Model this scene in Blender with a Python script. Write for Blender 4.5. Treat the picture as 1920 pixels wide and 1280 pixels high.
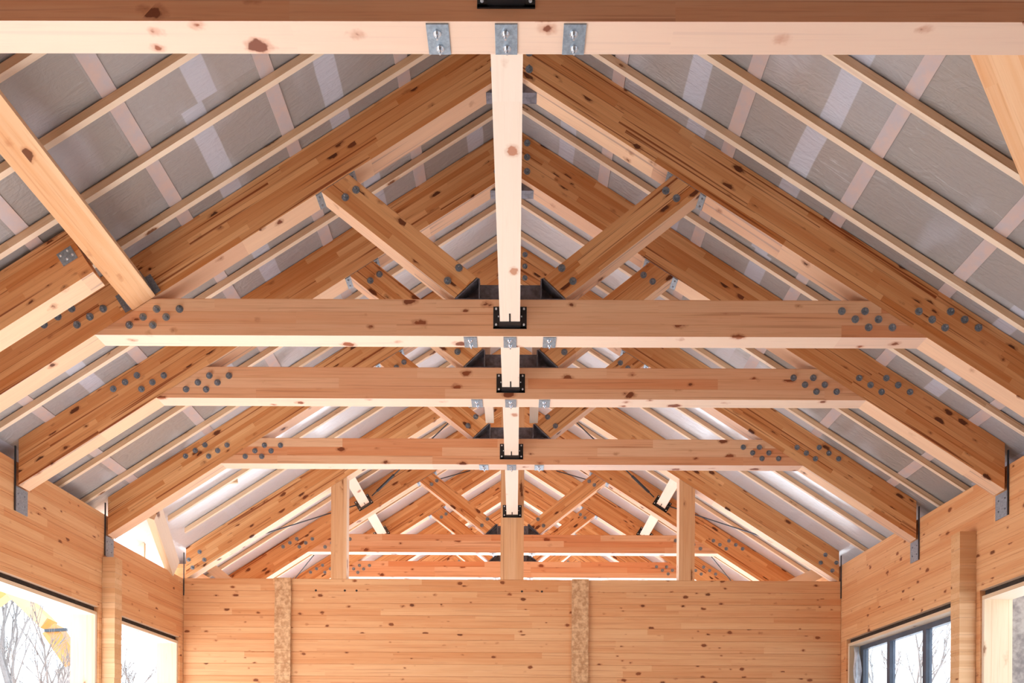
import bpy, bmesh, math, random
from mathutils import Vector, Matrix, Euler
random.seed(7)
sc = bpy.context.scene
for o in list(bpy.data.objects): bpy.data.objects.remove(o)

# ------------------------------------------------------------------ camera, sky, exposure
EYE = 1.7                                   # eye height above the floor
FPX, CX, CY, YAW, ROLL = 1500.0, 958.66, 1428.19, 0.0047, 0.00597
cam = bpy.data.cameras.new('camera'); camo = bpy.data.objects.new('camera', cam)
sc.collection.objects.link(camo); sc.camera = camo
cam.sensor_fit = 'HORIZONTAL'; cam.sensor_width = 36.0
cam.lens = FPX * 36.0 / 1920.0
cam.shift_x = (960.0 - CX) / 1920.0
cam.shift_y = (CY - 640.0) / 1920.0
cam.clip_start = 0.05; cam.clip_end = 500
camo.matrix_world = (Matrix.Translation((0.0554, 0, EYE)) @ Matrix.Rotation(YAW, 4, 'Z')
                     @ Matrix.Rotation(math.pi / 2, 4, 'X') @ Matrix.Rotation(ROLL, 4, 'Z'))

world = bpy.data.worlds.new('overcast_sky'); sc.world = world; world.use_nodes = True
bg = world.node_tree.nodes['Background']
bg.inputs[0].default_value = (0.78, 0.89, 1.0, 1); bg.inputs[1].default_value = 3.2
sun = bpy.data.lights.new('hazy_sun', 'SUN'); suno = bpy.data.objects.new('hazy_sun', sun); sc.collection.objects.link(suno)
sun.energy = 18.0; sun.angle = math.radians(6); sun.color = (0.95, 0.97, 1.0)
suno.rotation_euler = Vector((0.70, -0.18, -0.69)).to_track_quat('-Z', 'Y').to_euler()
sc.view_settings.view_transform = 'Standard'; sc.view_settings.look = 'None'
sc.view_settings.gamma = 1.0; sc.view_settings.use_curve_mapping = False
sc.view_settings.exposure = -0.04

# ------------------------------------------------------------------ dimensions (metres)
SL = 0.639; A = math.atan(SL)               # roof slope
TB = EYE + 3.065                            # underside of the tie beams
TH, TT = 0.264, 0.153                       # tie beam height, truss thickness
AP = EYE + 4.98                             # apex of the rafter undersides
RV = 0.39                                   # vertical depth of a rafter
WX = 4.195                                  # inner face of the side walls
TY = [3.3125, 5.761, 6.757, 8.243]          # fronts of the trusses before the partition
PY = 10.2                                   # partition front
TY2 = [11.714, 13.286, 14.85, 16.4]         # trusses behind the partition
WT = 0.25                                   # wall thickness
FILM = AP + 0.396                           # apex height of the roof film
Y0, Y1 = -6.5, 18.0                         # ends of the building

# ------------------------------------------------------------------ materials
class NT:
    def __init__(s, name):
        m = bpy.data.materials.new(name); m.use_nodes = True
        s.m, s.nt = m, m.node_tree; s.n = s.nt.nodes; s.bsdf = s.n['Principled BSDF']
    def node(s, t, **k):
        x = s.n.new(t)
        for a, b in k.items(): setattr(x, a, b)
        return x
    def put(s, sock, v):
        if v is None: return
        if hasattr(v, 'is_output'): s.nt.links.new(v, sock)
        else: sock.default_value = v
    def math(s, op, a, b=None, c=None):
        x = s.node('ShaderNodeMath', operation=op); s.put(x.inputs[0], a); s.put(x.inputs[1], b); s.put(x.inputs[2], c)
        return x.outputs[0]
    def comb(s, x, y, z):
        c = s.node('ShaderNodeCombineXYZ')
        for i, v in enumerate((x, y, z)): s.put(c.inputs[i], v)
        return c.outputs[0]
    def mix(s, f, a, b, mode='MIX'):
        x = s.node('ShaderNodeMix', data_type='RGBA', blend_type=mode)
        s.put(x.inputs['Factor'], f)
        for k, v in ((6, a), (7, b)):
            if isinstance(v, tuple) and len(v) == 3: v = v + (1,)
            s.put(x.inputs[k], v)
        return x.outputs[2]
    def smooth(s, v, lo, hi, a=0.0, b=1.0):
        x = s.node('ShaderNodeMapRange', interpolation_type='SMOOTHSTEP')
        for i, q in enumerate((v, lo, hi, a, b)): s.put(x.inputs[i], q)
        return x.outputs[0]
    def noise(s, vec, scale=1.0, detail=3.0, rough=0.55, dist=0.0):
        x = s.node('ShaderNodeTexNoise'); s.put(x.inputs['Vector'], vec)
        x.inputs['Scale'].default_value = scale; x.inputs['Detail'].default_value = detail
        x.inputs['Roughness'].default_value = rough; x.inputs['Distortion'].default_value = dist
        return x.outputs['Fac']
    def white(s, vec):
        x = s.node('ShaderNodeTexWhiteNoise', noise_dimensions='3D'); s.put(x.inputs['Vector'], vec)
        return x.outputs['Value']

def wood(name, pale, mid, dark, lam=0.045, joint=1.1, knots=0.5, kx=3.0, kz=11.0, streak=0.5, off=0.0,
         rough=0.55, groove=0.0, knotcol=(0.13, 0.035, 0.012), lamvar=0.6, lamy=0.0, soffit_light=0.5):
    """planed pine, grain along local X, laminations stacked along local Z"""
    t = NT(name)
    tc = t.node('ShaderNodeTexCoord'); sep = t.node('ShaderNodeSeparateXYZ')
    t.nt.links.new(tc.outputs['Object'], sep.inputs[0])
    x, y, z = sep.outputs
    rnd = t.node('ShaderNodeObjectInfo').outputs['Random']
    r9 = t.math('MULTIPLY', rnd, 91.7)
    wob = t.math('MULTIPLY', t.noise(t.comb(t.math('MULTIPLY', x, 0.6), r9, 0.0), 1.0, 1.0), 0.006)
    li = t.math('FLOOR', t.math('DIVIDE', t.math('ADD', t.math('ADD', z, off), wob), lam))
    if lamy: li = t.math('ADD', li, t.math('MULTIPLY', t.math('FLOOR', t.math('DIVIDE', y, lamy)), 3.7))
    seed = t.math('ADD', t.math('MULTIPLY', li, 7.137), r9)
    h1 = t.white(t.comb(seed, 3.3, 1.7))
    ji = t.math('FLOOR', t.math('ADD', t.math('DIVIDE', x, joint), t.math('MULTIPLY', h1, 9.0)))
    seed2 = t.math('ADD', seed, t.math('MULTIPLY', ji, 3.77))
    tint = t.white(t.comb(seed2, ji, 0.5))
    # long grain
    g1 = t.noise(t.comb(t.math('ADD', t.math('MULTIPLY', x, 0.9), seed2), t.math('MULTIPLY', y, 16.0), t.math('MULTIPLY', z, 24.0)), 1.0, 3.0, 0.6, 0.35)
    g2 = t.noise(t.comb(t.math('ADD', t.math('MULTIPLY', x, 3.0), seed2), t.math('MULTIPLY', y, 90.0), t.math('MULTIPLY', z, 120.0)), 1.0, 2.0, 0.6, 0.2)
    # narrow resinous streaks
    st = t.noise(t.comb(t.math('ADD', t.math('MULTIPLY', x, 0.55), seed2), t.math('MULTIPLY', y, 30.0), t.math('MULTIPLY', z, 42.0)), 1.0, 1.0, 0.5, 0.2)
    stm = t.math('MULTIPLY', t.smooth(st, 0.60, 0.70), streak)
    f = t.math('ADD', t.math('MULTIPLY', tint, lamvar), t.math('MULTIPLY', t.smooth(g1, 0.25, 0.75), 1.0 - lamvar))
    col = t.mix(f, mid, pale)
    col = t.mix(t.math('MULTIPLY', t.smooth(g2, 0.5, 0.8), 0.28), col, dark)
    col = t.mix(stm, col, dark)
    # soffit_light: light from below painted in, faces across local Z mixed paler
    ns = t.node('ShaderNodeSeparateXYZ'); t.nt.links.new(tc.outputs['Normal'], ns.inputs[0])
    col = t.mix(t.smooth(t.math('ABSOLUTE', ns.outputs[2]), 0.75, 0.9, 0.0, soffit_light), col, (0.85, 0.73, 0.61))
    # knots
    kv = t.comb(t.math('ADD', t.math('MULTIPLY', x, kx), t.math('MULTIPLY', seed, 1.31)), t.math('MULTIPLY', y, 8.0), t.math('MULTIPLY', z, kz))
    vo = t.node('ShaderNodeTexVoronoi', feature='F1'); t.nt.links.new(kv, vo.inputs['Vector']); vo.inputs['Scale'].default_value = 1.0
    sc_ = t.node('ShaderNodeSeparateColor'); t.nt.links.new(vo.outputs['Color'], sc_.inputs[0])
    gate = t.math('LESS_THAN', sc_.outputs[0], knots)
    size = t.math('ADD', t.math('MULTIPLY', sc_.outputs[1], 0.17), 0.07)
    kn = t.noise(t.comb(t.math('MULTIPLY', x, 22.0), t.math('MULTIPLY', y, 22.0), t.math('MULTIPLY', z, 30.0)), 1.0, 2.0)
    d = t.math('ADD', vo.outputs['Distance'], t.math('MULTIPLY', t.math('SUBTRACT', kn, 0.5), 0.30))
    core = t.math('MULTIPLY', t.smooth(t.math('SUBTRACT', d, size), -0.03, 0.025, 1.0, 0.0), gate)
    halo = t.math('MULTIPLY', t.smooth(t.math('SUBTRACT', d, size), 0.0, 0.16, 1.0, 0.0), gate)
    col = t.mix(t.math('MULTIPLY', halo, 0.45), col, dark)
    kc = t.mix(sc_.outputs[2], knotcol, tuple(0.5 * a + 0.5 * b for a, b in zip(knotcol, dark)))
    col = t.mix(t.math('MULTIPLY', core, 0.92), col, kc)
    # glue lines
    fr = t.math('FRACT', t.math('DIVIDE', t.math('ADD', t.math('ADD', z, off), wob), lam))
    gl = t.math('ADD', t.smooth(fr, 0.0, 0.05, 1.0, 0.0), t.smooth(fr, 0.95, 1.0, 0.0, 1.0))
    col = t.mix(t.math('MULTIPLY', gl, 0.22 + groove), col, dark)
    t.nt.links.new(col, t.bsdf.inputs['Base Color'])
    t.bsdf.inputs['Roughness'].default_value = rough
    t.bsdf.inputs['Specular IOR Level'].default_value = 0.3
    bp = t.node('ShaderNodeBump'); bp.inputs['Strength'].default_value = 0.12; bp.inputs['Distance'].default_value = 0.002
    t.nt.links.new(g2, bp.inputs['Height']); t.nt.links.new(bp.outputs[0], t.bsdf.inputs['Normal'])
    return t.m

GLULAM = wood('glulam_pine', (0.90, 0.51, 0.235), (0.62, 0.215, 0.055), (0.27, 0.055, 0.010), knots=0.42, kx=5.5, kz=12.0, streak=0.9, lamvar=0.72, soffit_light=0.38, knotcol=(0.07, 0.018, 0.008))
TIEW = wood('tie_beam_pine', (0.90, 0.57, 0.34), (0.74, 0.28, 0.11), (0.42, 0.10, 0.025), lam=0.088, joint=1.6, knots=0.42, kx=5.0, kz=9.0, streak=0.4, lamvar=0.8, soffit_light=0.6, knotcol=(0.16, 0.035, 0.012))
RUNW = wood('runner_pine', (0.82, 0.66, 0.53), (0.78, 0.57, 0.42), (0.58, 0.30, 0.18), lam=0.2, joint=6.0, knots=0.16, kx=6.0, kz=8.0, streak=0.15, off=0.1, knotcol=(0.45, 0.18, 0.1))
BATW = wood('batten_pine', (0.84, 0.61, 0.40), (0.74, 0.47, 0.26), (0.45, 0.2, 0.07), lam=0.3, joint=2.4, knots=0.2, kx=3.0, kz=14.0, streak=0.5, off=0.15)
LOGW = wood('log_wall_pine', (0.80, 0.455, 0.225), (0.66, 0.27, 0.10), (0.36, 0.09, 0.02), lam=0.0775, joint=1.9, knots=0.30, kx=7.5, kz=13.0, streak=0.25, lamvar=0.62)
HDRW = wood('trimmer_pine', (0.86, 0.56, 0.33), (0.74, 0.36, 0.16), (0.45, 0.14, 0.04), lam=0.4, joint=5, knots=0.3, kx=5, kz=5, streak=0.3, off=0.2, lamy=0.065, soffit_light=0.0)
PALEW = wood('pale_lining_board', (0.80, 0.62, 0.43), (0.72, 0.50, 0.31), (0.5, 0.26, 0.13), lam=0.4, joint=4, knots=0.3, kx=2.5, kz=8, streak=0.3, off=0.2)

def simple(name, col, rough=0.5, metal=0.0, nscale=0, namp=0.0, bump=0.0, col2=None):
    t = NT(name)
    t.bsdf.inputs['Roughness'].default_value = rough; t.bsdf.inputs['Metallic'].default_value = metal
    if nscale:
        tc = t.node('ShaderNodeTexCoord'); n = t.noise(tc.outputs['Object'], nscale, 4.0, 0.6)
        c2 = col2 or tuple(max(0, c * (1 - namp)) for c in col)
        t.nt.links.new(t.mix(t.smooth(n, 0.3, 0.7), col, c2), t.bsdf.inputs['Base Color'])
        if bump:
            bp = t.node('ShaderNodeBump'); bp.inputs['Strength'].default_value = bump; bp.inputs['Distance'].default_value = 0.01
            t.nt.links.new(n, bp.inputs['Height']); t.nt.links.new(bp.outputs[0], t.bsdf.inputs['Normal'])
    else: t.bsdf.inputs['Base Color'].default_value = tuple(col) + (1,)
    return t.m
GALV = simple('galvanised_steel', (0.36, 0.43, 0.50), 0.42, 0.55, 60, 0.3)
BOLT = simple('zinc_bolt', (0.34, 0.38, 0.43), 0.33, 0.7, 90, 0.4)
BLACK = simple('black_painted_steel', (0.012, 0.012, 0.014), 0.45, 0.0, 40, 0.4)
PRIMER = simple('dark_primer_steel', (0.21, 0.195, 0.225), 0.5, 0.2, 25, 0.45)
SCREW = simple('bright_screw', (0.85, 0.87, 0.9), 0.3, 0.3)
SHANK = simple('bright_shank', (0.75, 0.78, 0.82), 0.2, 0.9)
DARKGAP = simple('dark_packing', (0.05, 0.03, 0.02), 0.8, 0, 20, 0.5)
ROD = simple('dark_steel_rod', (0.06, 0.065, 0.075), 0.4, 0.6)
CONC = simple('pale_concrete', (0.82, 0.81, 0.79), 0.8, 0, 1.5, 0.12)
SNOW = simple('snowy_ground', (0.85, 0.87, 0.9), 0.8, 0, 0.6, 0.08)
YELLOW = simple('yellow_paint', (0.50, 0.21, 0.04), 0.5, 0, 3, 0.2)
BARK = simple('bare_branch_bark', (0.20, 0.18, 0.17), 0.8, 0, 6, 0.3)
BLUE = simple('blue_paint', (0.03, 0.12, 0.5), 0.5)
WFRAME = simple('dark_window_frame', (0.10, 0.12, 0.16), 0.4, 0.1, 8, 0.2)
FILMW = simple('crumpled_film', (0.72, 0.73, 0.78), 0.4, 0, 14, 0.3, 0.6)
ROUGH = simple('rough_end_grain', (0.74, 0.44, 0.23), 0.8, 0, 20, 0.5, 0.5, (0.46, 0.22, 0.09))
WEATH = simple('weathered_board', (0.36, 0.31, 0.27), 0.8, 0, 14, 0.5, 0.2, (0.17, 0.14, 0.13))

def glass():
    t = NT('window_glass'); b = t.bsdf
    b.inputs['Base Color'].default_value = (0.95, 0.98, 1, 1); b.inputs['Roughness'].default_value = 0.0
    b.inputs['IOR'].default_value = 1.45; b.inputs['Transmission Weight'].default_value = 1.0
    return t.m
GLASS = glass()

def film_mat():
    """vapour barrier film over mineral wool panels; local X runs down the slope, local Y along the hall"""
    t = NT('film_over_insulation')
    tc = t.node('ShaderNodeTexCoord'); sep = t.node('ShaderNodeSeparateXYZ'); t.nt.links.new(tc.outputs['Object'], sep.inputs[0])
    x, y, z = sep.outputs
    rnd = t.math('MULTIPLY', t.node('ShaderNodeObjectInfo').outputs['Random'], 57.0)
    PX = 0.94
    wx = t.math('ADD', x, t.math('MULTIPLY', t.noise(t.comb(x, y, rnd), 2.0, 2.0), 0.04))
    cx = t.math('FLOOR', t.math('DIVIDE', wx, PX)); fx = t.math('FRACT', t.math('DIVIDE', wx, PX))
    cy_ = t.math('FLOOR', t.math('ADD', t.math('DIVIDE', y, 1.22), t.math('MULTIPLY', cx, 0.37)))
    hv = t.white(t.comb(cx, cy_, rnd)); hv2 = t.white(t.comb(cx, cy_, t.math('ADD', rnd, 5.0)))
    n1 = t.noise(t.comb(t.math('MULTIPLY', x, 1.2), t.math('MULTIPLY', y, 1.2), rnd), 1.0, 4.0)
    n2 = t.noise(t.comb(t.math('MULTIPLY', x, 40.0), t.math('MULTIPLY', y, 40.0), rnd), 1.0, 3.0)
    base = t.mix(hv, (0.30, 0.27, 0.25), (0.43, 0.42, 0.44))
    base = t.mix(t.math('MULTIPLY', t.smooth(n1, 0.35, 0.65), 0.5), base, (0.37, 0.32, 0.28))
    base = t.mix(t.math('MULTIPLY', n2, 0.35), base, (0.24, 0.21, 0.2))
    # pale overlap strip of each panel
    lo = t.math('ADD', 0.36, t.math('MULTIPLY', hv2, 0.25))
    strip = t.math('MULTIPLY', t.smooth(fx, lo, t.math('ADD', lo, 0.012)), t.smooth(fx, t.math('ADD', lo, 0.16), t.math('ADD', lo, 0.172), 1.0, 0.0))
    strip = t.math('MULTIPLY', strip, t.math('GREATER_THAN', hv, 0.3))
    base = t.mix(t.math('MULTIPLY', strip, 0.75), base, (0.56, 0.57, 0.66))
    pale = t.smooth(t.noise(t.comb(t.math('MULTIPLY', x, 2.0), t.math('MULTIPLY', y, 0.9), t.math('ADD', rnd, 9.0)), 1.0, 2.0), 0.58, 0.72)
    base = t.mix(t.math('MULTIPLY', pale, 0.45), base, (0.52, 0.52, 0.58))
    glare = t.math('SUBTRACT', y, t.math('MULTIPLY', t.math('ABSOLUTE', x), 0.42))  # glare of the rear daylight, painted into the film as whiter colour
    glare = t.math('ADD', glare, t.math('MULTIPLY', t.math('SUBTRACT', n1, 0.5), 1.2))
    glare = t.math('MAXIMUM', t.smooth(glare, 6.55, 6.75), t.smooth(y, 8.28, 8.33))
    base = t.mix(t.math('MULTIPLY', glare, 0.85), base, (0.62, 0.62, 0.665))
    # crinkles
    wr = t.noise(t.comb(t.math('MULTIPLY', x, 3.0), t.math('MULTIPLY', y, 26.0), rnd), 1.0, 3.0, 0.6, 1.2)
    wrm = t.smooth(wr, 0.62, 0.72)
    wg = t.smooth(t.noise(t.comb(x, y, t.math('ADD', rnd, 3.0)), 1.3, 1.0), 0.5, 0.62)
    base = t.mix(t.math('MULTIPLY', t.math('MULTIPLY', wrm, wg), 0.35), base, (0.66, 0.66, 0.72))
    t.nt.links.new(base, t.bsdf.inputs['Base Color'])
    t.bsdf.inputs['Roughness'].default_value = 0.38; t.bsdf.inputs['Specular IOR Level'].default_value = 0.6
    t.bsdf.inputs['Coat Weight'].default_value = 1.0; t.bsdf.inputs['Coat Roughness'].default_value = 0.22; t.bsdf.inputs['Coat IOR'].default_value = 1.6
    bp = t.node('ShaderNodeBump'); bp.inputs['Strength'].default_value = 0.5; bp.inputs['Distance'].default_value = 0.02
    hh = t.math('ADD', t.math('MULTIPLY', wr, 0.6), t.noise(t.comb(x, t.math('MULTIPLY', y, 1.8), rnd), 5.0, 4.0, 0.55, 1.5))
    t.nt.links.new(hh, bp.inputs['Height']); t.nt.links.new(bp.outputs[0], t.bsdf.inputs['Normal'])
    return t.m
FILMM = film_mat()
PINKB = simple('pine_board_behind_film', (0.60, 0.43, 0.37), 0.42, 0, 9, 0.2, 0.15, (0.50, 0.42, 0.42))

# ------------------------------------------------------------------ mesh helpers
def link(name, bm, mat, parent=None, loc=(0, 0, 0), rot=None, bev=0.0, smooth=False, M=None):
    if bev:
        es = [e for e in bm.edges if len(e.link_faces) == 2 and e.calc_face_angle(0) > 0.5]
        bmesh.ops.bevel(bm, geom=es, offset=bev, segments=1, affect='EDGES', clamp_overlap=True)
    bmesh.ops.recalc_face_normals(bm, faces=bm.faces[:])
    me = bpy.data.meshes.new(name); bm.to_mesh(me); bm.free(); me.materials.append(mat)
    if smooth:
        for p in me.polygons: p.use_smooth = True
    o = bpy.data.objects.new(name, me); sc.collection.objects.link(o)
    if M is not None: o.matrix_world = M
    else:
        o.location = loc
        if rot: o.rotation_euler = rot
    if parent: o.parent = parent
    return o

def tag(o, label=None, cat=None, group=None, kind=None):
    if label: o['label'] = label
    if cat: o['category'] = cat
    if group: o['group'] = group
    if kind: o['kind'] = kind
    return o

def empty(name, loc, label, cat, group=None, rot=(0, 0, 0)):
    o = bpy.data.objects.new(name, None); sc.collection.objects.link(o); o.location = loc; o.rotation_euler = rot
    o.empty_display_size = 0.1
    return tag(o, label, cat, group)

def poly_prism(bm, pts, y0, y1):
    """pts: list of (x, z); extruded along y"""
    a = [bm.verts.new((p[0], y0, p[1])) for p in pts]; b = [bm.verts.new((p[0], y1, p[1])) for p in pts]
    bm.faces.new(a); bm.faces.new(b[::-1]); n = len(pts)
    for i in range(n): bm.faces.new((a[i], b[i], b[(i + 1) % n], a[(i + 1) % n]))

def box(bm, x0, x1, y0, y1, z0, z1): poly_prism(bm, [(x0, z0), (x1, z0), (x1, z1), (x0, z1)], y0, y1)

def lathe_y(bm, prof, n, x=0, y=0, z=0, hexa=False):
    """profile (y, r) turned about an axis parallel to y"""
    rings = []
    for (yy, r) in prof:
        rings.append([bm.verts.new((x + r * math.cos(2 * math.pi * k / n), y + yy, z + r * math.sin(2 * math.pi * k / n))) for k in range(n)])
    for a, b in zip(rings, rings[1:]):
        for k in range(n): bm.faces.new((a[k], a[(k + 1) % n], b[(k + 1) % n], b[k]))
    bm.faces.new(rings[0]); bm.faces.new(rings[-1][::-1])

def prism_part(name, pts, y0, y1, theta, org, mat, parent, bev=0.004):
    """pts in x/z relative to org (x, z) of the parent frame; theta turns local X onto the grain"""
    c, s = math.cos(theta), math.sin(theta)
    lp = [(p[0] * c - p[1] * s, p[0] * s + p[1] * c) for p in pts]
    bm = bmesh.new(); poly_prism(bm, lp, y0, y1)
    return link(name, bm, mat, parent, (org[0], 0, org[1]), (0, theta, 0), bev)

def beam(name, p0, p1, w, h, mat, parent=None, up=(0, 0, 1), bev=0.003, anchor='bottom'):
    """bar from p0 to p1; p0/p1 on the centre of the underside (or of the section)"""
    p0, p1 = Vector(p0), Vector(p1); X = (p1 - p0).normalized(); U = Vector(up)
    Yv = U.cross(X).normalized(); Z = X.cross(Yv)
    L = (p1 - p0).length; bm = bmesh.new(); zo = 0 if anchor == 'bottom' else -h / 2
    box(bm, 0, L, -w / 2, w / 2, zo, zo + h)
    M = Matrix((X, Yv, Z)).transposed().to_4x4(); M.translation = p0
    o = link(name, bm, mat, None, bev=bev); 
    if parent: o.parent = parent; o.matrix_parent_inverse = Matrix.Identity(4)
    o.rotation_euler = M.to_euler(); o.location = p0
    return o

def rod(name, p0, p1, r, mat, parent=None, n=8):
    p0, p1 = Vector(p0), Vector(p1); d = p1 - p0; bm = bmesh.new()
    lathe_y(bm, [(0, r), (d.length, r)], n)
    o = link(name, bm, mat, parent, smooth=False)
    o.location = p0; o.rotation_euler = Vector((0, 1, 0)).rotation_difference(d.normalized()).to_euler()
    return o

def copy_into(src, parent, loc, rot=None):
    o = src.copy(); sc.collection.objects.link(o); o.parent = parent; o.location = loc
    if rot: o.rotation_euler = rot
    return o

# ------------------------------------------------------------------ the setting
def courses(bm, x0, x1, z0, z1, ch, y0, y1, holes):
    """stacked logs as chamfered boxes along local X; holes = [(xa, xb, za, zb)]"""
    k = 0; z = z1
    zs = [z1]
    while z > z0 + 1e-4: z = max(z0, z - ch); zs.append(z)
    for zt, zb in zip(zs, zs[1:]):
        rows = [(zb, zt)]
        cuts = sorted({q for h in holes for q in h[2:4] if zb + 0.004 < q < zt - 0.004})
        bs = [zb] + cuts + [zt]
        for a, b in zip(bs, bs[1:]):
            segs = [(x0, x1)]
            for (xa, xb, za, zc) in holes:
                if za < (a + b) / 2 < zc:
                    n = []
                    for s0, s1 in segs:
                        if xa > s0: n.append((s0, min(xa, s1)))
                        if xb < s1: n.append((max(xb, s0), s1))
                    segs = [q for q in n if q[1] - q[0] > 1e-4 and (q[0] < xa or q[1] > xb)]
            for s0, s1 in segs:
                c = 0.005
                ct = c if abs(b - zt) < 1e-5 else 0.0; cb = c if abs(a - zb) < 1e-5 else 0.0
                # section (y, z) with chamfered long edges on both faces
                sec = [(y0 + cb, a), (y1 - cb, a)] + ([(y1, a + cb)] if cb else []) + ([(y1, b - ct)] if ct else []) + [(y1 - ct, b), (y0 + ct, b)] \
                    + ([(y0, b - ct)] if ct else []) + ([(y0, a + cb)] if cb else [])
                va = [bm.verts.new((s0, q[0], q[1])) for q in sec]; vb = [bm.verts.new((s1, q[0], q[1])) for q in sec]
                bm.faces.new(va); bm.faces.new(vb[::-1])
                for i in range(len(sec)): bm.faces.new((va[i], vb[i], vb[(i + 1) % len(sec)], va[(i + 1) % len(sec)]))

OT = EYE + 1.555                            # tops of the wall openings (in the logs)
WTOP = EYE + 2.53                           # wall top
LC = EYE + 2.315                            # lowered wall top / partition top
OB = 0.35                                   # bottoms of the openings
CH = 0.155
bm = bmesh.new(); box(bm, -WX - 0.3, WX + 0.3, Y0 - 0.5, Y1 + 0.5, -0.12, 0)
tag(link('floor', bm, CONC), kind='structure')
bm = bmesh.new(); box(bm, -90, 90, -60, 150, -0.5, -0.12)
tag(link('ground', bm, SNOW), kind='structure')

# openings along each side wall as (y0, y1); unseen ones near the camera and behind the partition added for daylight
LEFT_OP = [(1.2, 2.9), (3.7, 8.134), (8.56, 10.09), (10.9, 13.3), (14.0, 17.2)]
RIGHT_OP = [(1.2, 2.9), (3.7, 7.16), (7.575, 10.03), (10.9, 13.3), (14.0, 17.2)]
# left wall: its local X runs along +y; local y points away from the hall
def side_wall(name, s, ops):
    bm = bmesh.new()
    holes = [(a, b, OB, OT) for a, b in ops]
    if s < 0: holes.append((TY[3] + 0.15, PY + 0.1, LC, 99.0))     # the bay left of the partition lacks its top logs
    ya, yb = (0.0, WT) if s < 0 else (-WT, 0.0)
    courses(bm, Y0, Y1, 0.0, WTOP, CH, ya, yb, holes)
    # +90 about z: local x -> +y, local y -> -x
    return tag(link(name, bm, LOGW, None, (s * WX, 0, 0), (0, 0, math.pi / 2)), kind='structure')
side_wall('wall_left', -1, LEFT_OP); side_wall('wall_right', 1, RIGHT_OP)
bm = bmesh.new(); courses(bm, -WX + 0.004, WX - 0.004, 0.0, LC + 0.01, CH, 0.0, 0.16, [])
wb = tag(link('wall_back', bm, LOGW, None, (0, PY, 0)), kind='structure')
for hx in (-2.86, -2.13, -2.0 + 0.02, 0.13, 0.385, -2.5):
    bm = bmesh.new(); lathe_y(bm, [(0, 0.014), (0.004, 0.014)], 12)
    link('bolt_hole', bm, DARKGAP, wb, (hx, -0.003, LC - 0.14))

# unseen gable added behind the camera, keeps light off camera-facing timber
bm = bmesh.new(); poly_prism(bm, [(-WX - 0.25, 0), (WX + 0.25, 0), (WX + 0.25, WTOP), (0, FILM - 0.01), (-WX - 0.25, WTOP)], Y0 - 0.16, Y0)
tag(link('wall_front_added', bm, LOGW), kind='structure')

# roof film over insulation, one sheet per slope, open beyond the wall line on the left
def slope_frame(s):
    """matrix with local X down the slope, Y along the hall, Z outward, origin at the apex of the film"""
    X = Vector((s * math.cos(A), 0, -math.sin(A))); Yv = Vector((0, 1, 0)); Z = X.cross(Yv)
    if Z.z < 0: Z = -Z
    return X, Yv, Z
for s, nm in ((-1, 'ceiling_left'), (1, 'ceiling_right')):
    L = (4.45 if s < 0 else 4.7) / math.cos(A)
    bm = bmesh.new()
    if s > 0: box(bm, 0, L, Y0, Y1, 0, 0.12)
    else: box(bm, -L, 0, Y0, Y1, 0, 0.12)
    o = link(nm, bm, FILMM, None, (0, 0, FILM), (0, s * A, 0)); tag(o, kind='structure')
for s, nm in ((-1, 'left'), (1, 'right')):
    for k, xx in enumerate((0.77, 1.555, 2.335, 3.12, 3.9)):
        th = s * A; d = xx / math.cos(A)
        bm = bmesh.new(); box(bm, d * s - 0.05, d * s + 0.05, 0.2, 8.24, -0.008, 0.0)
        o = link('roof_board', bm, PINKB, None, (0, 0, FILM), (0, th, 0), bev=0.002)
        o_n = ['nearest the ridge', 'second below the ridge', 'third below the ridge', 'fourth below the ridge', 'nearest the eaves'][k]
        tag(o, 'pinkish roof board running lengthwise under the %s roof film, %s' % (nm, o_n), 'board')

# ------------------------------------------------------------------ trusses
def bolt_mesh():
    bm = bmesh.new(); lathe_y(bm, [(0.0, 0.027), (-0.005, 0.027)], 20)
    lathe_y(bm, [(-0.005, 0.0165), (-0.019, 0.0165)], 6); lathe_y(bm, [(-0.019, 0.0075), (-0.036, 0.0065)], 10)
    return bm
BOLT_SRC = link('bolt', bolt_mesh(), BOLT); NUT = None
def shank_mesh():
    bm = bmesh.new(); lathe_y(bm, [(0, 0.0075), (-0.018, 0.0068)], 10); return bm
bm = bmesh.new(); lathe_y(bm, [(0.0, 0.017), (-0.004, 0.017)], 16); lathe_y(bm, [(-0.004, 0.011), (-0.014, 0.011)], 6); lathe_y(bm, [(-0.014, 0.005), (-0.026, 0.005)], 8)
NUT_SRC = link('nut', bm, SHANK)
USED = {'b': False, 'n': False}
def bolt(parent, x, z, y=0.0):
    if not USED['b']:
        USED['b'] = True; BOLT_SRC.parent = parent; BOLT_SRC.location = (x, y, z); return
    copy_into(BOLT_SRC, parent, (x, y, z), (0, random.random() * 1.0, 0))
def nut(parent, x, y, z):
    if not USED['n']:
        USED['n'] = True; NUT_SRC.parent = parent; NUT_SRC.location = (x, y, z); NUT_SRC.rotation_euler = (math.pi / 2, 0, 0); return
    copy_into(NUT_SRC, parent, (x, y, z), (math.pi / 2, 0, 0))

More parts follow.
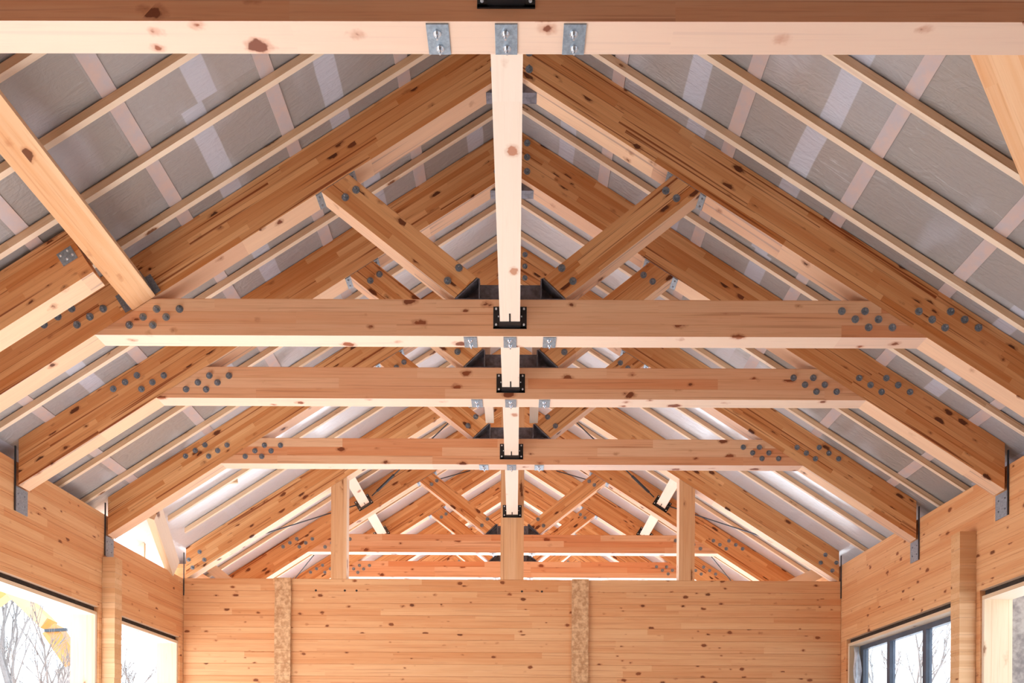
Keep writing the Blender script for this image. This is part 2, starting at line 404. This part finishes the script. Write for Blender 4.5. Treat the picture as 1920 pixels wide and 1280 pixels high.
AZ = AP - TB                                # apex above the tie underside
SEATZ = TH
def rafters(t, ends=4.165):
    for s in (-1, 1):
        pts = [(0, 0), (0, RV), (s * ends, RV - SL * ends), (s * ends, -SL * ends)]
        prism_part('rafter', pts, 0, TT, s * A, (0, AZ), GLULAM, t)
        # wall bracket below the rafter end
        bm = bmesh.new(); xw = s * (WX - 0.003)
        xa, xb = sorted((xw, xw - s * 0.006)); zb = AZ - SL * ends
        box(bm, xa, xb, -0.005, TT + 0.012, zb - 0.215, zb - 0.002)
        br = link('wall_bracket', bm, GALV, t)
        bm = bmesh.new(); xa, xb = sorted((xw, xw - s * 0.010)); box(bm, xa, xb, -0.016, -0.003, zb - 0.215, zb + 0.33)
        link('edge_strip', bm, ROD, br)
        for yy in (0.03, 0.12):
            for zz in (0.06, 0.15):
                bm = bmesh.new(); lathe_y(bm, [(0, 0.008), (-0.006, 0.006)], 8)
                link('screw', bm, BOLT, br, (xw - s * 0.006, yy, zb - zz), (0, 0, s * -math.pi / 2 if s > 0 else math.pi / 2))

def ridge_parts(t):
    bm = bmesh.new(); poly_prism(bm, [(0, 0), (0.185, -0.118), (-0.185, -0.118)], 0.05, TT - 0.004)
    link('ridge_shoe', bm, PRIMER, t, (0, 0, AZ - 0.002), bev=0.002)
    for sx in (-1, 1):
        for z in (1.92, 2.04, 2.16): bolt(t, sx * 0.127, z)

TIE_B = [(2.384, .187), (2.550, .187), (2.481, .129), (2.647, .129), (2.577, .071), (2.747, .071)]
RAF_B = [(2.936, .187), (3.032, .129), (3.125, .071), (3.164, .187), (3.264, .129), (3.364, .071)]
def truss(y, label):
    t = empty('roof_truss', (0, y, TB), label, 'roof truss')
    rafters(t)
    k = TH / SL
    prism_part('tie_beam', [(-3, 0), (3, 0), (3 - k, TH), (-3 + k, TH)], 0, TT, 0, (0, 0), TIEW, t)
    # steel seat on the tie beam
    bm = bmesh.new(); h = 0.155; p = 0.009
    box(bm, -0.40, 0.40, 0.004, TT - 0.004, SEATZ, SEATZ + p)
    box(bm, -0.228, 0.228, 0.075, 0.085, SEATZ + p, SEATZ + h * 0.96)
    for s in (-1, 1):
        xa, xb = sorted((s * 0.228, s * 0.219)); box(bm, xa, xb, 0.006, TT - 0.006, SEATZ + p, SEATZ + h)
        poly_prism(bm, [(s * 0.228, SEATZ + h), (s * 0.238, SEATZ + h + 0.004), (s * 0.397, SEATZ + p), (s * 0.384, SEATZ + p)], 0.002, TT - 0.002)
        poly_prism(bm, [(s * 0.228, SEATZ + p), (s * 0.384, SEATZ + p), (s * 0.228, SEATZ + h - 0.005)], 0.105, 0.112)
    tag(link('steel_seat', bm, PRIMER, t, bev=0.0012), 'dark primed steel seat')
    # struts
    for s in (-1, 1):
        pts = [(1.169, 1.162), (1.366, 1.036), (0.400, 0.277), (0.243, 0.426)]
        ang = math.atan2(1.162 - .426, 1.169 - .243)
        wp = [(s * (px - .243), pz - .426) for px, pz in pts]
        prism_part('strut', wp, 0.0, TT, -s * ang, (s * .243, .426), GLULAM, t)
        # steel plate under the rafter at the strut head
        ca, sa = math.cos(A), math.sin(A)
        a0 = (1.169 - 0.045 * ca, AZ - SL * (1.169 - 0.045 * ca)); b0 = (1.366 + 0.05 * ca, AZ - SL * (1.366 + 0.05 * ca))
        q = [(s * a0[0], a0[1]), (s * b0[0], b0[1]), (s * (b0[0] - .008 * sa), b0[1] - .008 * ca), (s * (a0[0] - .008 * sa), a0[1] - .008 * ca)]
        bm = bmesh.new(); poly_prism(bm, q, 0.004, TT - 0.004)
        hp = link('head_plate', bm, GALV, t)
        for fx in ((a0[0] + 0.02, -0.02), (b0[0] - 0.022, -0.02)):
            for yy in (0.035, 0.115):
                bm = bmesh.new(); lathe_y(bm, [(0, 0.009), (-0.008, 0.007)], 8)
                link('screw', bm, BOLT, hp, (s * fx[0], yy, AZ - SL * fx[0] - 0.008), (math.pi / 2, 0, 0))
        for bx, bz in ((1.115, 1.049), (1.192, .995), (.37, .49), (.451, .397)): bolt(t, s * bx, bz)
        for bx, bz in TIE_B + RAF_B: bolt(t, s * bx, bz)
    ridge_parts(t)
    # galvanised plates under the tie beam
    for px in (-0.287, 0.0, 0.287):
        bm = bmesh.new(); box(bm, px - 0.047, px + 0.047, 0.008, TT - 0.004, -0.006, 0.0)
        pl = tag(link('underside_plate', bm, GALV, t, bev=0.001), 'galvanised plate')
        nut(pl, px - 0.003, 0.048, -0.006); nut(pl, px + 0.003, 0.118, -0.006)
    return t
TL = ['nearest roof truss, only its wide tie beam crosses the top edge of the picture',
      'largest roof truss seen with both struts, first behind the beam at the picture top',
      'roof truss whose tie beam is the middle one of the three stacked',
      'roof truss with the lowest of the three stacked tie beams, before the partition']
for y, l in zip(TY, TL): truss(y, l)
TL2 = ['bright roof truss right behind the partition posts, its struts rise between them',
       'roof truss second behind the partition, tie beam just above the wall top',
       'roof truss third behind the partition, seen through the struts in front',
       'farthest roof truss at the back of the room behind the partition']
T2 = [truss(y, l) for y, l in zip(TY2, TL2)]

# truss that stands on the partition, without tie beam
tp = empty('rafter_pair', (0, PY + 0.003, TB), 'pair of glulam rafters without tie beam carried by three posts on the partition', 'roof truss')
rafters(tp)
for s in (-1, 1):
    for bx, bz in ((3.99, -.405), (3.93, -.505), (4.13, -.505), (4.08, -.605)): bolt(tp, s * bx, bz)
def post(x, w, ztop_in, ztop_out, label):
    t = -1 if x < 0 else 1
    bm = bmesh.new()
    o = None
    h0, h1 = ztop_in - LC - 0.01, ztop_out - LC - 0.01
    # local X = up the post
    pts = [(0, -w / 2), (0, w / 2), (h1 if t > 0 else h0, w / 2), (h0 if t > 0 else h1, -w / 2)]
    if w > 0.25:
        pts = [(0, -w / 2), (0, w / 2), (h1, w / 2), (h0, 0), (h1, -w / 2)]
    poly_prism(bm, pts, 0, TT)
    o = link('timber_post', bm, PW, None, (x, PY + 0.003, LC + 0.01), (0, -math.pi / 2, 0), bev=0.004)
    # local x-> +z, local z -> -x ; mirrored pts keep the sloping top parallel to the roof
    return tag(o, label, 'post')
PW = wood('post_pine', (0.84, 0.52, 0.29), (0.68, 0.31, 0.12), (0.42, 0.14, 0.04), lam=0.1, joint=3.0, knots=0.4, kx=2.6, kz=7.0, streak=0.4, off=0.05)
def soff(x): return AP - SL * abs(x) - 0.003
# with the -90 turn local z maps to -x, so inner/outer swap
def make_post(x, label, w=0.2):
    bm = bmesh.new(); base = LC + 0.01
    xs = [x - w / 2, x + w / 2] if abs(x) > 0.3 else [x - w / 2, x, x + w / 2]
    prof = [(0, -(xs[-1] - x)), (0, -(xs[0] - x))] + [(soff(q) - base, -(q - x)) for q in xs]
    poly_prism(bm, prof, 0, TT)
    return tag(link('timber_post', bm, PW, None, (x, PY + 0.003, base), (0, -math.pi / 2, 0), bev=0.004), label, 'post')
make_post(-2.212, 'left timber post standing on the partition wall under the rafter')
make_post(0.002, 'broad central timber post on the partition wall below the ridge', 0.295)
make_post(2.228, 'right timber post standing on the partition wall under the rafter')

# ------------------------------------------------------------------ runner beams and their hangers
RB = 0.068
def hanger(loc, label, roty=0.0, mat=BLACK, seat=0.07):
    """front face at local y = 0, beam centre at local x = 0, beam underside at local z = 0"""
    t = empty('beam_hanger', loc, label, 'beam hanger', rot=(0, roty, 0))
    bm = bmesh.new(); w = 0.0735
    for s in (-1, 1):
        xa, xb = sorted((s * w, s * 0.12)); box(bm, xa, xb, -0.005, 0.0, -0.014, 0.142)
    box(bm, -0.12, 0.12, -0.005, 0.0, -0.016, -0.002)
    link('flange', bm, mat, t)
    bm = bmesh.new(); box(bm, -w - .004, w + .004, -seat, -0.005, -0.005, -0.0005)
    bm2 = bm
    link('seat_plate', bm2, mat, t)
    bm = bmesh.new(); box(bm, -0.006, 0.006, -0.17, -seat, -0.0015, 0.03)
    link('knife_plate', bm, mat, t)
    for s in (-1, 1):
        for xx, zz, r in ((0.1, 0.012, 0.008), (0.1, 0.125, 0.008), (0.083, 0.07, 0.005)):
            bm = bmesh.new(); lathe_y(bm, [(0, r), (-0.008, r * 0.8)], 10)
            link('screw', bm, SCREW, t, (s * xx, -0.005, zz))
    return t
def runner(y0, y1, label, x=0.0, z=None, w=0.143, h=0.185, cant=0.0):
    z = TB + RB if z is None else z
    bm = bmesh.new(); box(bm, 0, y1 - y0, -w / 2, w / 2, 0, h)
    # local x -> +y, cant about the long axis
    M = Matrix.Translation((x, y0, z)) @ Matrix.Rotation(math.pi / 2, 4, 'Z') @ Matrix.Rotation(cant, 4, 'X')
    o = link('runner_beam', bm, RUNW, bev=0.003); o.location = (x, y0, z); o.rotation_euler = M.to_euler()
    return tag(o, label, 'beam')
g = 0.001
runner(-1.0, TY[0] - g, 'centre runner beam end meeting the nearest tie beam at the top edge')
runner(TY[0] + TT + g, TY[1] - g, 'long pale centre runner beam hanging down the middle from the top tie beam')
runner(TY[1] + TT + g, TY[2] - g, 'short centre runner beam between the first and second of the three stacked tie beams')
runner(TY[2] + TT + g, TY[3] - g, 'centre runner beam between the second and lowest of the three stacked tie beams')
runner(TY[3] + TT + g, PY - g, 'centre runner beam from the lowest big tie beam to the central post')
hl = ['black steel hanger cut by the top edge on the nearest tie beam', 'black steel hanger at the end of the long centre beam, largest one in full view',
      'black steel hanger on the middle one of the three stacked tie beams', 'black steel hanger on the lowest of the three stacked tie beams',
      'black steel hanger on the front of the broad central post']
for y, l in zip(TY + [PY + 0.003], hl): hanger((0, y, TB + RB), l)

# side runners behind the partition, canted with the roof
def side_runner(s, ya, yb, x, z, where):
    lab = 'left' if s < 0 else 'right'
    runner(ya, yb - g, 'pale canted side runner beam on the %s slope, %s' % (lab, where), x, z, 0.14, 0.185, cant=-s * A if False else (s * A))
    hanger((x, yb, z), '%s steel hanger of the %s side runner, %s' % ('grey' if s < 0 else 'black', lab, where), s * A, GALV2 if s < 0 else BLACK)
GALV2 = simple('dull_grey_steel', (0.16, 0.15, 0.14), 0.5, 0.4, 50, 0.4)
for s in (-1, 1):
    x = s * 2.15; z = EYE + 3.735
    side_runner(s, PY + TT + 0.01, TY2[0], x, z, 'in the bay right behind the posts')
    side_runner(s, TY2[0] + TT + g, TY2[1], x, z, 'one bay further behind the posts')
# pair of short upper beams before the fourth truss
for s in (-1, 1):
    runner(TY[2] + TT + g, TY[3] - g, 'short upper beam %s of the centre runner between the middle and lowest tie beams' % ('left' if s < 0 else 'right'),
           s * 0.225, TB + 0.425, 0.085, 0.17)

# ------------------------------------------------------------------ battens (secondary rafters)
BZ = FILM - AP                               # film above the rafter underside apex
def batten(s, y, where, x0=0.03, x1=4.42, w=0.038, h=0.047):
    nm = 'left' if s < 0 else 'right'
    top = -0.0095
    pts = [(s * x0, top / math.cos(A) - SL * x0), (s * x1, top / math.cos(A) - SL * x1),
           (s * x1, (top - h) / math.cos(A) - SL * x1), (s * x0, (top - h) / math.cos(A) - SL * x0)]
    th = s * A; c, sn = math.cos(th), math.sin(th)
    lp = [(p[0] * c - p[1] * sn, p[0] * sn + p[1] * c) for p in pts]
    bm = bmesh.new(); poly_prism(bm, lp, 0, w)
    o = link('secondary_rafter', bm, BATW, None, (0, y, FILM), (0, th, 0), bev=0.0025)
    return tag(o, 'secondary rafter, %s slope, %s' % (nm, where), 'rafter')
ords = ['nearest the camera', 'second from the front', 'third from the front', 'fourth from the front', 'fifth from the front']
bays = [('before the first truss', [2.38, 2.83]),
        ('between top tie beam and largest full truss', [3.74, 4.195, 4.65, 5.10, 5.565]),
        ('between upper and middle stacked tie beams', [6.45]),
        ('between middle and lowest stacked tie beams', [7.54, 8.0]),
        ('bay just before the partition posts', [9.24, 9.71]),
        ('bay just behind the partition posts', [10.75, 11.25]),
        ('second bay behind the partition', [12.2, 12.7]),
        ('third bay behind the partition', [13.75, 14.25]),
        ('farthest bay behind the partition', [15.3, 15.8])]
for wh, ys in bays:
    for k, y in enumerate(ys):
        for s in (-1, 1):
            if s < 0 and 8.4 < y < 9.0: continue
            w = wh if len(ys) == 1 else wh + ', ' + ords[k]
            batten(s, y, w, x1=3.98 if (s < 0 and 8.4 < y < 10.2) else 4.42)

# ------------------------------------------------------------------ trimmed opening members near the camera
def roofpt(x, y, d=0.0): return (x, y, AP - SL * abs(x) + d)
# header along the hall on the left, canted with the roof
hd = empty('header_beam', roofpt(-2.64, TY[0] + TT), 'knotty header beam running from the top left corner down to the left knee of the largest truss', 'beam', rot=(0, -A, 0))
bm = bmesh.new(); box(bm, 0, TY[1] - TY[0] - TT - 0.004, -0.098, 0.098, 0, 0.16)
link('timber', bm, HDRW, hd, (0, 0, 0), (0, 0, math.pi / 2), bev=0.004)
for sx in (-1, 1):
    bm = bmesh.new(); Ly = TY[1] - TY[0] - TT
    xa, xb = sorted((sx * 0.099, sx * 0.103)); box(bm, xa, xb, Ly - 0.09, Ly - 0.005, 0.01, 0.15)
    xa, xb = sorted((sx * 0.099, sx * 0.15)); box(bm, xa, xb, Ly - 0.009, Ly - 0.005, 0.01, 0.15)
    link('angle_bracket', bm, BOLT, hd)
# jack rafter ending on that header
jr = empty('jack_rafter', roofpt(-2.735, 5.24, -0.03), 'short glulam jack rafter at the left edge ending on the knotty header beam', 'rafter')
ln = 1.4
prism_part('timber', [(0, 0), (-ln, -SL * ln), (-ln, -SL * ln + RV), (-.177, .278)], 0, TT, -A, (0, 0), GLULAM, jr)
bm = bmesh.new(); box(bm, -0.055, 0.055, -0.004, 0.0, -0.045, 0.045)
pj_ = link('nail_plate', bm, GALV, jr, (-0.17, -0.001, 0.10), (0, -A, 0))
for qx, qz in ((-.035, .02), (-.01, -.02), (.02, .025), (.035, -.015)):
    bm = bmesh.new(); lathe_y(bm, [(0, 0.007), (-0.006, 0.006)], 8); link('screw', bm, SCREW, pj_, (qx, -0.004, qz))
# diagonal trimmer on the right
p0 = Vector(roofpt(1.72, TY[0] + TT + 0.06)); p1 = Vector(roofpt(3.9, 5.25))
dirv = (p1 - p0).normalized(); upn = Vector((math.sin(A), 0, math.cos(A))); side = dirv.cross(upn).normalized()
off = side * 0.14 if side.x > 0 else -side * 0.14
vb = beam('trimmer_beam', p0 + off, p1 + off, 0.28, 0.15, HDRW, up=upn, bev=0.004)
tag(vb, 'diagonal trimmer beam cut off by the top right corner below the roof boards', 'beam')

# ------------------------------------------------------------------ tension rods
def tie_rod(p0, p1, label, turn=None):
    t = empty('tension_rod', p0, label, 'rod')
    d = Vector(p1) - Vector(p0)
    rod('shaft', (0, 0, 0), d, 0.0085, ROD, t)
    if turn:
        rod('turnbuckle', d * turn, d * (turn + 0.16), 0.018, ROD, t)
E3 = lambda x, y, z: (x, y, EYE + z)
for s, nm in ((-1, 'left'), (1, 'right')):
    tie_rod(E3(s * 2.06, 11.69, 3.88), E3(s * 0.35, 10.38, 4.86), 'thin steel rod rising steeply from the %s side hanger towards the ridge' % nm, 0.05)
    tie_rod(E3(s * 3.27, 10.38, 2.93), E3(s * 2.25, 11.70, 3.76), 'thin steel rod crossing the white roof film outside the %s partition post' % nm)
    tie_rod(E3(s * 2.02, 11.88, 3.93), E3(s * 0.72, 13.27, 4.83), 'thin steel rod high on the %s slope behind the first truss past the partition' % nm)
    tie_rod(E3(s * 2.96, 11.9, 3.06), E3(s * 3.66, 13.2, 2.93), 'thin steel rod low on the %s slope just above the partition wall top' % nm)

# ------------------------------------------------------------------ log wall ends (pilasters)
def pilaster(name, x0, x1, y0, y1, z1, label, side_face):
    t = empty(name, ((x0 + x1) / 2, (y0 + y1) / 2, 0), label, 'column')
    w, d = (x1 - x0) / 2, (y1 - y0) / 2; z = z1; k = 0
    bm = bmesh.new()
    zs = [z1]
    while zs[-1] > 0.01: zs.append(max(0.0, zs[-1] - CH))
    for a, b in zip(zs[1:], zs):
        bb = bmesh.new(); 
        j = random.uniform(-0.002, 0.002)
        box(bm, -w + j, w + j, -d + j, d + j, a + 0.0008, b - 0.0008)
    link('log_ends', bm, side_face, t, bev=0.004)
    return t
STK = wood('stacked_log_ends', (0.80, 0.50, 0.27), (0.66, 0.34, 0.15), (0.42, 0.16, 0.05), lam=0.0517, joint=50, knots=0.2, streak=0.2, lamvar=0.85)
pilaster('log_pilaster', -WX + 0.002, -WX + 0.135, 8.19, 8.335, EYE + 2.08, 'stacked log end column against the left wall beside the first opening', STK)
pilaster('log_pilaster', WX - 0.150, WX - 0.002, 7.215, 7.36, EYE + 2.10, 'stacked log end column on the right wall between window and opening', STK)
for xa, xb, nm in ((-3.012, -2.808, 'left'), (0.765, 0.975, 'right')):
    t = empty('log_pilaster', ((xa + xb) / 2, PY - 0.02, 0), 'rough end grain strip of crossing logs in the %s half of the back partition' % nm, 'column')
    bm = bmesh.new(); zs = [LC + 0.012]
    while zs[-1] > 0.01: zs.append(max(0.0, zs[-1] - CH))
    for a, b in zip(zs[1:], zs):
        j = random.uniform(-0.004, 0.004); box(bm, -(xb - xa) / 2 + j, (xb - xa) / 2 + j, -0.022 + j, 0.014, a + .0008, b - .0008)
    link('log_ends', bm, ROUGH, t, bev=0.004)

# ------------------------------------------------------------------ linings, windows
def lining(name, s, ya, yb, top=OT, kind_label=None):
    """board lining of a wall opening: head and two jambs, dark packing above the head"""
    xo, xi = s * (WX + WT + 0.02), s * (WX + 0.02)
    xa, xb = sorted((xo, xi)); th = 0.035
    n = bpy.data.objects.new(name, None); sc.collection.objects.link(n); n.location = (s * (WX + WT / 2), (ya + yb) / 2, OB)
    n['kind'] = 'structure'; n['label'] = kind_label
    cy_ = (ya + yb) / 2; cx_ = s * (WX + WT / 2)
    def bx(nm, X0, X1, Ya, Yb, Z0, Z1, mat, along):
        L = {'y': Yb - Ya, 'z': Z1 - Z0}[along]; bm = bmesh.new()
        if along == 'y':
            box(bm, 0, L, X0 - cx_, X1 - cx_, Z0, Z1)     # local x->y : rotate
            o = link(nm, bm, mat, n, (0, Ya - cy_, -OB), (0, 0, math.pi / 2), bev=0.002)
            return o
        bm.free(); bm = bmesh.new(); box(bm, 0, L, Ya - cy_, Yb - cy_, -(X1 - cx_), -(X0 - cx_))
        return link(nm, bm, mat, n, (0, 0, Z0 - OB), (0, -math.pi / 2, 0), bev=0.002)
    hz = top - 0.05
    # mirrored x because of the quarter turn
    X0m, X1m = sorted((-(xa - cx_), -(xb - cx_)))
    bm = bmesh.new(); box(bm, 0, yb - ya, X0m, X1m, hz - th - OB, hz - OB)
    link('head_board', bm, PALEW, n, (0, ya - cy_, 0), (0, 0, math.pi / 2), bev=0.002)
    bm = bmesh.new(); box(bm, 0, yb - ya, X0m + 0.02 if s > 0 else X0m + 0.03, X1m - 0.03 if s > 0 else X1m - 0.02, hz - OB, top - OB)
    link('packing', bm, DARKGAP, n, (0, ya - cy_, 0), (0, 0, math.pi / 2))
    bx('jamb', xa, xb, yb - th, yb, OB, hz - th, PALEW, 'z')
    bx('jamb', xa, xb, ya, ya + th, OB, hz - th, PALEW, 'z')
    bm = bmesh.new(); box(bm, 0, yb - ya, X0m, X1m, 0, th)
    link('sill_board', bm, PALEW, n, (0, ya - cy_, 0), (0, 0, math.pi / 2), bev=0.002)
    return n
lining('trim_1', -1, 3.7, 8.134, kind_label='pale board lining of the large left wall opening with the yellow machine beyond')
lining('trim_2', -1, 8.56, 10.09, kind_label='pale board lining of the smaller left wall opening next to the partition')
lining('trim_3', 1, 3.7, 7.16, kind_label='pale board lining of the opening cut by the right edge')
lining('trim_4', 1, 7.575, 10.03, kind_label='pale board lining around the mullioned window on the right wall')
# mullioned window
wn = bpy.data.objects.new('window_1', None); sc.collection.objects.link(wn); wn['kind'] = 'structure'
wn.location = (WX + 0.19, 7.61, OB + 0.04)
W_, H_ = 10.03 - 0.035 - 7.61, OT - 0.05 - 0.035 - OB - 0.04
bm = bmesh.new()
box(bm, -0.035, 0.035, 0, W_, H_ - 0.055, H_); box(bm, -0.035, 0.035, 0, W_, 0, 0.055)
box(bm, -0.035, 0.035, 0, 0.055, 0.055, H_ - 0.055); box(bm, -0.035, 0.035, W_ - 0.09, W_, 0.055, H_ - 0.055)
link('window_frame', bm, WFRAME, wn, bev=0.002)
ms = [9.24 - 7.61, 8.43 - 7.61]
for m in ms:
    bm = bmesh.new(); box(bm, -0.035, 0.035, m - 0.035, m + 0.035, 0.055, H_ - 0.055); link('mullion', bm, WFRAME, wn, bev=0.002)
eds = [0.055] + [q for m in sorted(ms) for q in (m - 0.035, m + 0.035)] + [W_ - 0.09]
for a, b in zip(eds[::2], eds[1::2]):
    bm = bmesh.new(); box(bm, -0.004, 0.004, a, b, 0.055, H_ - 0.055); link('pane', bm, GLASS, wn)
# crumpled film hanging at the far side of the window
bm = bmesh.new(); N = 24
prev = None
for i in range(N + 1):
    z = OT - 0.1 - i * 0.1; rowv = []
    for j in range(5):
        rowv.append(bm.verts.new((WX + 0.05 + j * 0.02 + 0.012 * math.sin(i * 1.3 + j), 9.93 + 0.02 * math.sin(i * 0.9 + j * 2.1) - 0.004 * i * (j < 3), z)))
    if prev:
        for j in range(4): bm.faces.new((prev[j], prev[j + 1], rowv[j + 1], rowv[j]))
    prev = rowv
fo = link('film_strip', bm, FILMW, smooth=True); sm = fo.modifiers.new('thick', 'SOLIDIFY'); sm.thickness = 0.002
tag(fo, 'crumpled grey plastic film hanging beside the far edge of the mullioned window', 'plastic film')

# weathered board outside the right opening
o = beam('weathered_board', (WX + WT + 0.19, 7.32, 0.0), (WX + WT + 0.19, 7.32, EYE + 1.62), 0.05, 0.14, WEATH, up=(1, 0, 0), anchor='mid')
tag(o, 'grey weathered upright board just outside the opening at the right edge', 'board')

# ------------------------------------------------------------------ unfinished left eaves
def at(u, v, y):
    """point seen at pixel (u, v) at depth y"""
    M = camo.matrix_world.to_3x3(); r = M @ Vector(((u - CX) / FPX, -(v - CY) / FPX, -1.0))
    return Vector((0.0554, 0, EYE)) + r * (y / r.y)
def stud(name, a, b, w, h, mat, label, up=(0, -1, 0)):
    o = beam(name, a, b, w, h, mat, up=up, anchor='mid'); tag(o, label, 'timber'); return o
stud('brace_timber', at(324, 1064, 9.88), at(288, 957, 8.62), 0.20, 0.09, PALEW, 'bright leaning brace timber in the open left eaves beside the partition end', up=(0.75, -0.65, 0))
stud('noggin', at(318, 969, 9.75), at(392, 969, 9.85), 0.045, 0.045, BATW, 'dark short noggin across the torn film right of the leaning brace', up=(0, 0, 1))
stud('noggin', at(386, 902, 9.3), at(446, 902, 9.4), 0.045, 0.045, BATW, 'upper short noggin across the torn film below the lowest tie beam corner', up=(0, 0, 1))
stud('eaves_board', Vector((-WX - 0.22, 8.75, LC + 0.02)), Vector((-WX - 0.22, 8.75, LC + 0.32)), 0.10, 0.04, PALEW, 'front upright stub on top of the left wall in the eaves gap')
stud('eaves_board', Vector((-WX - 0.22, 9.5, LC + 0.02)), Vector((-WX - 0.22, 9.5, LC + 0.26)), 0.10, 0.04, PALEW, 'rear upright stub on top of the left wall near the leaning brace')
stud('loose_board', at(380, 1052, 10.9), at(440, 1100, 10.9), 0.14, 0.03, PALEW, 'white loose board behind the left end of the partition top')
stud('loose_board', at(1478, 1100, 10.9), at(1560, 1062, 10.9), 0.16, 0.03, PALEW, 'white loose board behind the right end of the partition top')

# ------------------------------------------------------------------ outdoors
ex = empty('excavator', (-13.5, 20.5, -0.12), 'yellow excavator arm outside the large left opening', 'excavator')
def ebeam(nm, a, b, w, h, mat):
    o = beam(nm, Vector(a) - ex.location, Vector(b) - ex.location, w, h, mat, ex, up=(0, -1, 0), anchor='mid', bev=0.03); return o
e0, e1, e2, e3 = at(18, 1100, 21), at(92, 1172, 20), at(100, 1182, 19.9), at(146, 1250, 19.6)
ebeam('boom', e0, e1, 0.30, 0.3, YELLOW); ebeam('arm', e2, e3, 0.40, 0.34, YELLOW)
ebeam('cylinder', at(85, 1182, 19.7), at(125, 1180, 19.6), 0.07, 0.07, ROD)
ebeam('bucket', e3, e3 + Vector((0.3, 0, -1.2)), 0.8, 0.6, WEATH)
ebeam('boom_base', Vector((-19.5, 22.5, 2.6)), e0, 0.4, 0.35, YELLOW)
bm = bmesh.new(); box(bm, -1.4, 1.4, -1.2, 1.2, 0.9, 2.4); box(bm, -1.7, 1.7, -1.3, -0.8, 0, 0.8); box(bm, -1.7, 1.7, 0.8, 1.3, 0, 0.8)
link('body', bm, YELLOW, ex, (-6.2, 2, 0), bev=0.05)

def tree(loc, h, label, seed, spread=1.0):
    rr = random.Random(seed); bm = bmesh.new()
    def limb(p, d, L, r, lev):
        q = p + d * L
        ax = d.orthogonal().normalized(); ay = d.cross(ax)
        n = 6; ra = [bm.verts.new(p + (ax * math.cos(k * 6.283 / n) + ay * math.sin(k * 6.283 / n)) * r) for k in range(n)]
        rb = [bm.verts.new(q + (ax * math.cos(k * 6.283 / n) + ay * math.sin(k * 6.283 / n)) * r * 0.62) for k in range(n)]
        for k in range(n): bm.faces.new((ra[k], ra[(k + 1) % n], rb[(k + 1) % n], rb[k]))
        if lev == 0: return
        for _ in range(3 if lev > 1 else 4):
            nd = (d + Vector((rr.uniform(-1, 1), rr.uniform(-1, 1), rr.uniform(-0.3, 0.8))) * 0.62 * spread).normalized()
            limb(p + d * L * rr.uniform(0.55, 1.0), nd, L * rr.uniform(0.55, 0.8), r * 0.55, lev - 1)
    limb(Vector((0, 0, 0)), Vector((rr.uniform(-.1, .1), rr.uniform(-.1, .1), 1)).normalized(), h * 0.35, h * 0.014, 5)
    o = link('bare_tree', bm, BARK, None, loc); return tag(o, label, 'tree')
tree((-14.8, 24.0, -0.12), 11, 'bare winter tree with a thick trunk behind the excavator arm', 3)
tree((-8.9, 14.2, -0.12), 5.5, 'thin bare tree below the excavator arm in the large left opening', 5)
tree((-7.4, 15.6, -0.12), 5.5, 'bare twiggy tree seen through the smaller left opening', 8)
tree((12.5, 26.0, -0.12), 9, 'faint bare tree behind the mullioned window', 11)

# ------------------------------------------------------------------ groups of repeats
GR = {'roof_truss': 'glulam roof trusses', 'runner_beam': 'runner beams between the trusses', 'beam_hanger': 'steel beam hangers',
      'secondary_rafter': 'secondary rafters under the roof film', 'roof_board': 'lengthwise boards under the roof film',
      'timber_post': 'posts on the partition', 'tension_rod': 'thin steel rods of the roof bracing', 'log_pilaster': 'columns of log ends',
      'bare_tree': 'bare trees outdoors', 'noggin': 'short noggins in the left eaves', 'eaves_board': 'upright stubs in the left eaves',
      'loose_board': 'loose boards behind the partition'}
for o in list(sc.objects):
    k = o.name.split('.')[0]
    if o.parent is None and k in GR: o['group'] = GR[k]
